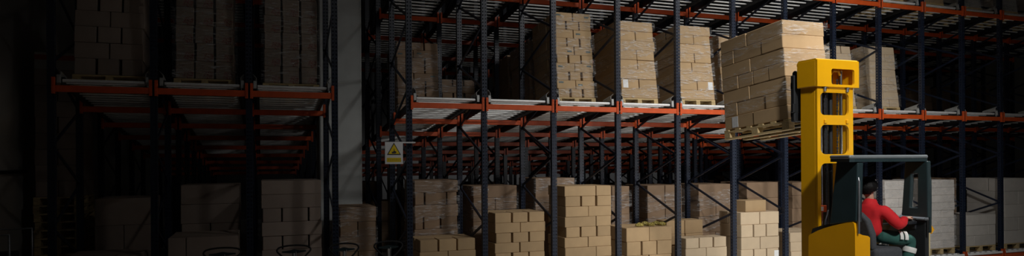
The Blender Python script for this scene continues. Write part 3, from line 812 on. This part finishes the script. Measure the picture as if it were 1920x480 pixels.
# seat
mb = MB()
prof = [(5.88, 1.56), (5.875, 1.76), (5.91, 1.92), (6.00, 2.01), (6.12, 2.03), (6.24, 2.01), (6.33, 1.92), (6.365, 1.76), (6.36, 1.56)]
def bx(z, front): return 6.715 - (z - 1.6)*.18 + (.085 if front else 0.0) + (.015*math.sin((z-1.6)*9) if front else 0)
n = len(prof)
mb.add([(bx(z, 0), y, z) for y, z in prof] + [(bx(z, 1), y, z) for y, z in prof], [tuple(range(n)), tuple(range(2*n-1, n-1, -1))] + [(i, (i+1) % n, n+(i+1) % n, n+i) for i in range(n)])
o = mb.build('seat_backrest', SEATM, truck); b = o.modifiers.new('soft edge', 'BEVEL'); b.width = .03; b.segments = 3
mb = MB(); mb.box((6.945, 6.10, 1.513), (.44, .54, .15), .04); o = mb.build('seat_cushion', SEATM, truck); b = o.modifiers.new('soft edge', 'BEVEL'); b.width = .02; b.segments = 3
mb = MB(); mb.box((6.93, 6.12, 1.42), (.40, .48, .04), .01); mb.box((6.93, 6.12, 1.25), (.34, .40, .32), .02); mb.build('seat_base', BLK, truck)

# ------------------------------------------------------------------ person
def skin_mesh(name, verts, edges, m, sub=2, root=0):
    me = bpy.data.meshes.new(name); me.from_pydata([v[0] for v in verts], edges, [])
    o = bpy.data.objects.new(name, me); COL.objects.link(o)
    sk = o.modifiers.new('skin', 'SKIN'); sk.use_smooth_shade = True; sk.branch_smoothing = 0.6
    for i, v in enumerate(verts):
        r = v[1]; me.skin_vertices[0].data[i].radius = r if isinstance(r, tuple) else (r, r)
        me.skin_vertices[0].data[i].use_root = (i == root)
    sd = o.modifiers.new('smooth', 'SUBSURF'); sd.levels = sub; sd.render_levels = sub
    dg = bpy.context.evaluated_depsgraph_get(); dg.update()
    out = bpy.data.meshes.new_from_object(o.evaluated_get(dg)); out.name = name
    bpy.data.objects.remove(o)
    out.materials.clear(); out.materials.append(m)
    for p in out.polygons: p.use_smooth = True
    return out
PX, PY = 6.95, 6.12
def arm(s, sh, el, wr): return sh, el, wr
shR, elR, wrR = Vector((6.96, 5.925, 2.03)), Vector((7.05, 5.80, 1.845)), Vector((7.275, 5.905, 1.925))
shL, elL, wrL = Vector((6.93, 6.37, 2.02)), Vector((7.10, 6.42, 1.85)), Vector((7.28, 6.36, 1.93))
hpR, knR, akR = Vector((6.97, 6.02, 1.705)), Vector((7.36, 5.885, 1.665)), Vector((7.24, 5.92, 1.225))
hpL, knL, akL = Vector((6.97, 6.22, 1.705)), Vector((7.345, 6.27, 1.665)), Vector((7.24, 6.27, 1.225))
pelv, sp1, chest, neckb, neckt, hc = Vector((6.94, PY, 1.74)), Vector((6.93, PY, 1.86)), Vector((6.945, PY, 1.99)), Vector((6.96, PY, 2.10)), Vector((6.95, PY, 2.17)), Vector((6.94, PY + .02, 2.29))
def mid(a, b, t): return a + (b - a)*t
HD = Matrix.Rotation(rad(28), 4, 'Z') @ Matrix.Rotation(rad(-3), 4, 'Y')
# the whole body: torso, neck, limbs, hands and feet grown as one surface, the head joined on top of the neck
V = []; E = []
def v(p, r): V.append((tuple(p), r)); return len(V)-1
def e(*ids):
    for a, b in zip(ids, ids[1:]): E.append((a, b))
i0 = v(pelv, (.07, .055)); i1 = v(sp1, (.10, .08)); i2 = v(chest, (.105, .08)); i3 = v(neckb, (.052, .05)); i4 = v(neckt, .050); i5 = v(hc - Vector((0, 0, .035)), .055)
e(i0, i1, i2, i3, i4, i5)
def hand(wr, d, up, side, s):
    """palm and five bent fingers growing from the wrist vertex"""
    d = d.normalized(); up = (up - d*up.dot(d)).normalized(); sd = d.cross(up)*s
    pm = v(wr + d*.045, (.026, .017)); kn = v(wr + d*.082, (.030, .015)); ids = [pm, kn]
    for k, L in enumerate((.066, .074, .070, .055)):
        o = sd*(.026 - .0175*k)
        b = v(wr + d*.092 + o, .0088); c1 = v(wr + d*(.092 + L*.42) + o*1.08 + up*.004, .0082); c2 = v(wr + d*(.092 + L*.72) + o*1.1 - up*.012, .0074); c3 = v(wr + d*(.092 + L*.86) + o*1.1 - up*.030, .0064)
        e(kn, b, c1, c2, c3)
    t1 = v(wr + d*.030 + sd*.030 - up*.004, .012); t2 = v(wr + d*.058 + sd*.047 - up*.012, .0095); t3 = v(wr + d*.084 + sd*.048 - up*.022, .0078)
    e(pm, t1, t2, t3)
    e(pm, kn); return pm
for sh, el, wr, hp, kn, ak, s in ((shR, elR, wrR, hpR, knR, akR, 1), (shL, elL, wrL, hpL, knL, akL, -1)):
    a = v(sh, .048); b = v(el, .040); c = v(mid(el, wr, .6), .034); w = v(wr, (.027, .022)); e(i2, a, b, c, w)
    pm = hand(wr, (wr - el).normalized() + Vector((.35, 0, -.25)), Vector((0, 0, 1)), None, s); e(w, pm)
    h = v(hp + Vector((.06, (PY - hp.y)*.3, .01)), .055); m1 = v(mid(hp, kn, .5), .064); k = v(kn, .056); cf = v(mid(kn, ak, .35), .053); an = v(ak, .040); ft = v(ak + Vector((.06, 0, -.055)), .040); to = v(ak + Vector((.15, 0, -.065)), .030)
    e(i0, h, m1, k, cf, an, ft, to)
body_me = skin_mesh('person', V, E, SKIN)
# head sculpted from a sphere: jaw, brow, nose, mouth, ears
def head_bm():
    bm = bmesh.new(); bmesh.ops.create_uvsphere(bm, u_segments=40, v_segments=28, radius=1.0)
    for q in bm.verts:
        x, y, z = q.co
        X, Yv, Z = x*.102, y*.080, z*.122
        if z < 0: Yv *= 1 - .28*z*z; X *= 1 - .10*z*z if x > 0 else 1 - .32*z*z
        if x > .2:
            g = lambda cy, cz, sy, sz: math.exp(-((y-cy)/sy)**2 - ((z-cz)/sz)**2)
            X += .024*g(0, -.16, .13, .17) + .006*g(0, .12, .5, .09) - .013*(g(.36, .0, .17, .10) + g(-.36, .0, .17, .10)) + .007*(g(0, -.44, .25, .06) + g(0, -.56, .22, .06)) - .005*g(0, -.50, .25, .03) + .006*g(0, -.78, .25, .14)
        q.co = (X, Yv, Z)
    return bm
bm = head_bm(); hm = bpy.data.meshes.new('head')
HM = Matrix.Translation(hc) @ HD
bmesh.ops.transform(bm, matrix=HM, verts=bm.verts)
bm.to_mesh(hm); bm.free()
bm = bmesh.new(); bm.from_mesh(body_me); bm.from_mesh(hm)
for s in (-1, 1):                                   # ears
    r = bmesh.ops.create_uvsphere(bm, u_segments=14, v_segments=10, radius=1.0)
    bmesh.ops.transform(bm, matrix=HM @ Matrix.Translation((-.008, s*.083, -.012)) @ Matrix.Rotation(rad(s*20), 4, 'Z') @ Matrix.Diagonal((.024, .012, .034, 1)), verts=r['verts'])
tmp = bpy.data.meshes.new('person'); bm.to_mesh(tmp); bm.free()
# fuse head, neck and ears into one skin
tmp.materials.append(SKIN)
to = bpy.data.objects.new('person', tmp); COL.objects.link(to)
rm = to.modifiers.new('fuse', 'REMESH'); rm.mode = 'VOXEL'; rm.voxel_size = .0055; rm.use_smooth_shade = True
dg = bpy.context.evaluated_depsgraph_get(); dg.update()
fin = bpy.data.meshes.new_from_object(to.evaluated_get(dg)); bpy.data.objects.remove(to)
fin.name = 'person'; fin.materials.clear(); fin.materials.append(SKIN)
for p in fin.polygons: p.use_smooth = True
person = put('person', fin)
tag(person, 'person in red sweater and green work trousers seated sideways in the yellow truck', 'person', None, 'thing')
# hair
bm = bmesh.new(); bmesh.ops.create_uvsphere(bm, u_segments=44, v_segments=32, radius=1.0)
kill = [q for q in bm.verts if (q.co.x > .42 and q.co.z < .52) or (q.co.x > -.05 and q.co.z < -.05) or (q.co.x > -.45 and q.co.z < -.40) or q.co.z < -.70]
bmesh.ops.delete(bm, geom=kill, context='VERTS')
for q in bm.verts:
    x, y, z = q.co; w = 1 + .035*math.sin(23*y + 5*z)*math.sin(19*x + 7*z) + .02*math.sin(41*x)*math.sin(37*y)
    q.co = Vector((x*.128*w*(1 - .22*max(0, -z)) - .010, y*.112*w*(1 - .38*max(0, -z)), z*.130*w + .006))
ret = bmesh.ops.extrude_face_region(bm, geom=bm.faces[:])
for q in [g for g in ret['geom'] if isinstance(g, bmesh.types.BMVert)]: q.co *= .80
bmesh.ops.recalc_face_normals(bm, faces=bm.faces)
bmesh.ops.transform(bm, matrix=HM, verts=bm.verts)
me = bpy.data.meshes.new('hair'); bm.to_mesh(me); bm.free(); me.materials.append(HAIR)
for p in me.polygons: p.use_smooth = True
hair = put('hair', me, person)
for s in (-1, 1):
    ey = MB(); bm = bmesh.new(); bmesh.ops.create_uvsphere(bm, u_segments=12, v_segments=8, radius=.011)
    bmesh.ops.transform(bm, matrix=HM @ Matrix.Translation((.082, s*.030, .002)), verts=bm.verts)
    me = bpy.data.meshes.new('eye'); bm.to_mesh(me); bm.free(); me.materials.append(EYE); put('eye', me, person)
# sweater
V = []; E = []
a0 = v(Vector((6.94, PY, 1.665)), (.190, .160)); a1 = v(sp1 + Vector((0, 0, -.02)), (.160, .122)); a2 = v(chest + Vector((0, 0, .0)), (.185, .130)); a25 = v(Vector((6.952, PY, 2.075)), (.120, .100)); a3 = v(neckb + Vector((0, 0, .035)), (.076, .072)); a4 = v(neckb + Vector((.003, 0, .062)), .066); e(a0, a1, a2, a25, a3, a4)
for sh, el, wr in ((shR, elR, wrR), (shL, elL, wrL)):
    p1 = v(sh, .088); p2 = v(mid(sh, el, .55), .078); p3 = v(el, .063); p4 = v(mid(el, wr, .5), .058); p5 = v(mid(el, wr, .86), .044); p6 = v(mid(el, wr, .97), .036)
    e(a2, p1, p2, p3, p4, p5, p6)
sw = put('sweater', skin_mesh('sweater', V, E, RED), person)
cl = bpy.data.textures.new('folds', 'CLOUDS'); cl.noise_scale = .085; cl.noise_depth = 1
dm = sw.modifiers.new('folds', 'DISPLACE'); dm.texture = cl; dm.strength = .016; dm.mid_level = .5
# trousers
V = []; E = []
t0 = v(Vector((6.945, PY, 1.72)), (.165, .135)); t00 = v(Vector((6.95, PY, 1.80)), (.135, .108)); e(t00, t0)
for hp, kn, ak in ((hpR, knR, akR), (hpL, knL, akL)):
    q1 = v(hp + Vector((.04, 0, 0)), .100); q2 = v(mid(hp, kn, .55), .090); q3 = v(kn + Vector((-.005, 0, -.005)), .074); q4 = v(mid(kn, ak, .25), .068); q5 = v(mid(kn, ak, .6), .066); q6 = v(mid(kn, ak, .92), .062)
    e(t0, q1, q2, q3, q4, q5, q6)
tr = put('trousers', skin_mesh('trousers', V, E, GREEN, 2, 1), person)
dm = tr.modifiers.new('folds', 'DISPLACE'); dm.texture = cl; dm.strength = .014; dm.mid_level = .5
for kn, ak, s in ((knR, akR, -1), (knL, akL, 1)):
    mb = MB(); mb.tube([mid(kn, ak, .21), mid(kn, ak, .25), mid(kn, ak, .31), mid(kn, ak, .35)], [.074, .077, .077, .074], 24); o = mb.build('reflective_band', REFL, tr)
    mb = MB(); ft = ak + Vector((.055, 0, -.06))
    mb.tube([ak + Vector((-.055, 0, -.045)), ak + Vector((.0, 0, -.045)), ak + Vector((.10, 0, -.06)), ak + Vector((.17, 0, -.07)), ak + Vector((.20, 0, -.075))], [.040, .050, .048, .040, .02], 14)
    mb.tube([ak + Vector((0, 0, .05)), ak + Vector((0, 0, -.05))], [.055, .052], 14); mb.build('shoe', BLK, person)
# two pale reflective strips on the thigh
for k, t in enumerate((.56, .70)):
    c0 = mid(hpR, knR, t); mb = MB(); ax = (knR - hpR).normalized(); n1 = Vector((0, -1, .15)); n1 = (n1 - ax*n1.dot(ax)).normalized(); up = ax.cross(n1)
    if up.z < 0: up = -up
    vs = []
    for i in range(8):
        th = -.25 + 1.15*i/7; dr = n1*math.cos(th) + up*math.sin(th)
        for r in (.094, .102):
            for w in (-.02, .02): vs.append(c0 + dr*r + ax*w*(1 if r else 1))
    fs = []
    for i in range(7):
        b = i*4; fs += [(b, b+4, b+5, b+1), (b+2, b+3, b+7, b+6), (b, b+2, b+6, b+4), (b+1, b+5, b+7, b+3)]
    fs += [(0, 1, 3, 2), (28, 30, 31, 29)]
    mb.add(vs, fs); mb.build('reflective_strip', REFL, tr)

# ------------------------------------------------------------------ warning sign on the end of the right rack
YS = Y0 - .10
t = thing('warning_sign', 'white warning sign with yellow triangle hung from arm at end of right rack', 'sign')
pa, pb = at(721.5, 266, YS), at(755.5, 307.5, YS)
sw_, sh_ = pb.x - pa.x, pa.z - pb.z; sx, sz = (pa.x+pb.x)/2, (pa.z+pb.z)/2
t.matrix_world = Matrix.Translation((sx, YS, pb.z))
def sg(name, mb, m): mb.v = [(a - sx, b - YS, c - pb.z) for a, b, c in mb.v]; return mb.build(name, m, t)
sg('sign_plate', MB().box((sx, YS, sz), (sw_, .012, sh_), .004), SIGNW)
tc_ = (sx, pa.z - sh_*.36)
def tri(r, y0, y1):
    pts = [(sx + r*math.sin(a), tc_[1] - r*.12 + r*math.cos(a)) for a in (0, 2*PI/3, 4*PI/3)]
    return MB().prism(pts, y0, y1, 'y')
sg('triangle_border', tri(sw_*.45, YS - .010, YS - .006), INK)
sg('triangle', tri(sw_*.36, YS - .013, YS - .0101), SIGNY)
hd = MB(); z = tc_[1] - .01; q = sw_
hd.prism([(sx - .10*q, z - .17*q), (sx - .13*q, z - .08*q), (sx - .05*q, z - .07*q), (sx - .01*q, z - .02*q), (sx - .005*q, z + .10*q), (sx + .02*q, z + .10*q), (sx + .03*q, z - .02*q), (sx + .12*q, z - .07*q), (sx + .13*q, z - .13*q), (sx + .05*q, z - .17*q)], YS - .016, YS - .0131, 'y')
sg('hand_symbol', hd, INK)
sg('text_panel', MB().box((sx, YS - .008, pb.z + sh_*.19), (sw_*.78, .004, sh_*.19)), SIGNY)
ln = MB()
for j, zz in enumerate((.235, .19, .145)):
    x = sx - sw_*.34
    while x < sx + sw_*.34:
        w = R.uniform(.012, .03); ln.box((x + w/2, YS - .011, pb.z + sh_*zz), (w, .002, .007)); x += w + .007
sg('text_lines', ln, mat('faded_print', (.35, .25, .02), .6))
arm_ = MB(); pe = at(776, 268.5, YS); arm_.box(((pb.x + pe.x)/2 - .02, YS + .012, pa.z - .010), (pe.x - pb.x + .10, .012, .024), .002); arm_.box((pe.x - .02, YS + .045, pa.z - .010), (.03, .08, .03), .003)
sg('bracket_arm', arm_, SIGNW)

# ------------------------------------------------------------------ pallet jacks parked before the racks
def jack(px, py, Y, w, label):
    p = at(px, py, Y)
    t = thing('pallet_jack', label, 'pallet jack', 'pallet jacks before the racks', Matrix.Translation((p.x, Y, 0)))
    H = p.z - .02; dY = .10
    pts = []
    for a, b in ((-.28, -.22), (-.40, -.13), (-.5, -.045), (-.47, .02), (-.36, .055), (-.18, .075), (0, .08), (.18, .075), (.36, .055), (.47, .02), (.5, -.045), (.40, -.13), (.28, -.22), (.10, -.30), (-.10, -.30)):
        pts.append(Vector((a*w, b*.25, H - .06 + b*.62)))
    sm = []
    for i in range(len(pts)):
        p0, p1, p2, p3 = pts[i-1], pts[i], pts[(i+1) % len(pts)], pts[(i+2) % len(pts)]
        for k in range(4):
            u = k/4; sm.append(.5*((2*p1) + (p2-p0)*u + (2*p0-5*p1+4*p2-p3)*u*u + (3*p1-p0-3*p2+p3)*u**3))
    MB().tube(sm, .0135, 10, closed=True).build('handle_loop', RUB, t)
    m = MB(); z = H - .095
    m.prism([(-.36*w, z - .012), (-.12*w, z - .028), (.12*w, z - .028), (.36*w, z - .012), (.36*w, z + .006), (.16*w, z + .012), (0, z + .030), (-.16*w, z + .012), (-.36*w, z + .006)], -.03, .0, 'y')
    m.build('control_head', PIL, t)
    m = MB(); m.tube([(0, -.01, H - .12), (0, .0, H - .35), (0, .05, .45)], [.022, .024, .03], 12); m.build('tiller', GUIDE, t)
    m = MB(); m.tube([(.03, -.03, H - .10), (.025, -.02, H - .5), (.03, .03, .5)], .006, 6); m.build('release_rod', STEEL, t)
    m = MB(); m.box((0, .05, .30), (.20, .16, .32), .03); m.tube([(0, .05, .42), (0, .05, .55)], .05, 14); m.build('pump_housing', ORANGE, t)
    m = MB(); m.tube([(-.06, .05, .09), (.06, .05, .09)], .09, 20); m.build('wheel', RUB, t)
    for s in (-1, 1):
        m = MB(); m.box((s*.19, -.62, .11), (.15, 1.15, .05), .015); m.box((s*.12, -.02, .16), (.26, .10, .14), .02); m.build('fork', ORANGE, t)
        m = MB(); m.tube([(s*.19 - .04, -1.05, .042), (s*.19 + .04, -1.05, .042)], .042, 14); m.build('roller_wheel', RUB, t)
for (px, py, w, lb) in ((417, 461, .50, 'pallet jack with black loop handle before second bay of left rack'), (551, 456.5, .48, 'pallet jack with black loop handle before third bay of left rack'),
                        (645, 453, .44, 'pallet jack with black loop handle before right end of left rack'), (728, 449, .44, 'pallet jack with black loop handle left of right rack end')):
    jack(px, py, 10.62, w, lb)

# dim platform trolley by the left wall
t = thing('platform_trolley', 'dim platform trolley with tubular rail by the left wall', 'trolley', None, Matrix.Translation((-3.45, 11.35, 0)))
m = MB(); m.box((0, 0, 1.15), (.55, 1.0, .05), .01); m.build('platform', DARKST, t)
for b in (-.48, .48): MB().tube([(-.25, b, 1.17), (-.25, b, 1.68), (.25, b, 1.68), (.25, b, 1.17)], .018, 10).build('rail', STEEL, t)
for a in (-1, 1):
    for b in (-1, 1):
        m = MB(); m.box((a*.24, b*.44, .65), (.05, .05, .96), .005); m.build('leg', DARKST, t)
        m = MB(); m.tube([(a*.24 - .02, b*.44, .085), (a*.24 + .02, b*.44, .085)], .085, 16); m.build('caster', RUB, t)
o = MB().box((0, 0, .11), (.36, .34, .22), .02).box((0, -.16, .23), (.30, .02, .03), .005).build('storage_bin', BLK); o.location = (-3.45, 11.35, 1.176)
tag(o, 'dark storage bin on the dim platform trolley by left wall', 'bin')

# ------------------------------------------------------------------ cartons: the 300 that show largest are objects, the rest one mass
def shown(c):
    best = 0.0
    w, d, h = c['w']/2, c['d']/2, c['h']
    for quad in (((-w, -d, 0), (w, -d, 0), (w, -d, h), (-w, -d, h)), ((-w, -d, 0), (-w, -d, h), (-w, d, h), (-w, d, 0))):
        q = [proj(*(c['M'] @ Vector(p))) for p in quad]
        if any(p is None for p in q): continue
        x0, x1 = max(0, min(p[0] for p in q)), min(1920, max(p[0] for p in q)); y0, y1 = max(0, min(p[1] for p in q)), min(480, max(p[1] for p in q))
        if x1 > x0 and y1 > y0: best += (x1-x0)*(y1-y0)*(1 if quad[1][0] > 0 else .5)
    return best*c['weight']
CARDS.sort(key=shown, reverse=True)
for c in CARDS[:300]:
    o = put('carton', box_mesh(c['w'], c['d'], c['h'], c['m']), None, c['M']); tag(o, c['label'], 'carton', c['group'])
    for nm, me, loc in c['kids']: put(nm, me, o).location = loc
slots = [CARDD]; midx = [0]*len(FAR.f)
for c in CARDS[300:]:
    if c['m'] not in slots: slots.append(c['m'])
    k = len(FAR.f); FAR.box((0, 0, c['h']/2), (c['w'], c['d'], c['h']), 0.007, c['M']); midx += [slots.index(c['m'])]*(len(FAR.f) - k)
me = FAR.mesh('more_cartons', None)
for m in slots: me.materials.append(m)
me.polygons.foreach_set('material_index', midx)
o = put('more_cartons', me); tag(o, 'mass of further cartons low in the stacks and far back in the racks', 'cartons', None, 'stuff')
print('CARTONS', len(CARDS), [round(shown(CARDS[i])) for i in (0, 100, 200, 299, 320, 350)])

# ------------------------------------------------------------------ light
def area(name, loc, target, power, size, sizey=None, color=(1, 1, 1), spread=180):
    l = bpy.data.lights.new(name, 'AREA'); l.energy = power; l.color = color; l.shape = 'RECTANGLE'
    l.size = size; l.size_y = sizey or size; l.spread = rad(spread)
    o = bpy.data.objects.new(name, l); COL.objects.link(o); o.location = loc
    o.rotation_euler = (Vector(target) - Vector(loc)).to_track_quat('-Z', 'Y').to_euler()
    return o
def spot(name, loc, target, power, angle, blend=1.0, radius=0.5, color=(1, 1, 1)):
    l = bpy.data.lights.new(name, 'SPOT'); l.energy = power; l.color = color; l.spot_size = rad(angle); l.spot_blend = blend; l.shadow_soft_size = radius
    o = bpy.data.objects.new(name, l); COL.objects.link(o); o.location = loc
    o.rotation_euler = (Vector(target) - Vector(loc)).to_track_quat('-Z', 'Y').to_euler()
    return o
spot('side_key_light', (13.4, 0.6, 1.9), (10.4, 11.7, 3.2), 650, 70, 1.0, 1.3, (1, 0.97, 0.93))  # added key from the right, out of view, oblique to keep the lanes dark
spot('low_fill_light', (12.5, -6.3, 2.2), (10.0, 11.7, 2.9), 130, 54, 1.0, 1.7, (1, 0.98, 0.95))  # added weak fill from behind the camera, no real source
for x, p in ((7.4, 850), (10.8, 1250)):
    spot('overhead_spot', (x, 5.2, 8.4), (x + .5, 11.4, 1.8), p, 96, 1.0, 0.35, (1, 0.98, 0.95))
spot('overhead_spot', (4.9, 0.3, 7.0), (7.1, 6.8, 2.7), 1800, 46, 1.0, 0.3, (1, 0.98, 0.95))  # added narrow spot to brighten the truck
spot('overhead_spot', (4.2, 3.4, 8.4), (3.9, 11.4, 2.4), 105, 98, 1.0, 0.35, (1, 0.98, 0.95))  # added dim fill for the left rack
spot('overhead_spot', (9.6, 6.4, 9.2), (9.6, 6.6, 0.0), 3400, 68, 1.0, 0.35, (1, 0.98, 0.95))  # added downlight on the aisle floor, its bounce brightens the roller undersides
area('back_aisle_lamp', (14, 31.2, 2.6), (14, 33, 1.6), 30, 18, 0.4)
w = bpy.data.worlds.new('world'); S.world = w; w.use_nodes = True
w.node_tree.nodes['Background'].inputs[0].default_value = (0.5, 0.55, 0.6, 1)
w.node_tree.nodes['Background'].inputs[1].default_value = 0.02
S.view_settings.view_transform = 'Standard'; S.view_settings.look = 'None'
S.view_settings.exposure = 0.0; S.view_settings.gamma = 1.0; S.view_settings.use_curve_mapping = False
S.cycles.max_bounces = 6; S.cycles.transparent_max_bounces = 12
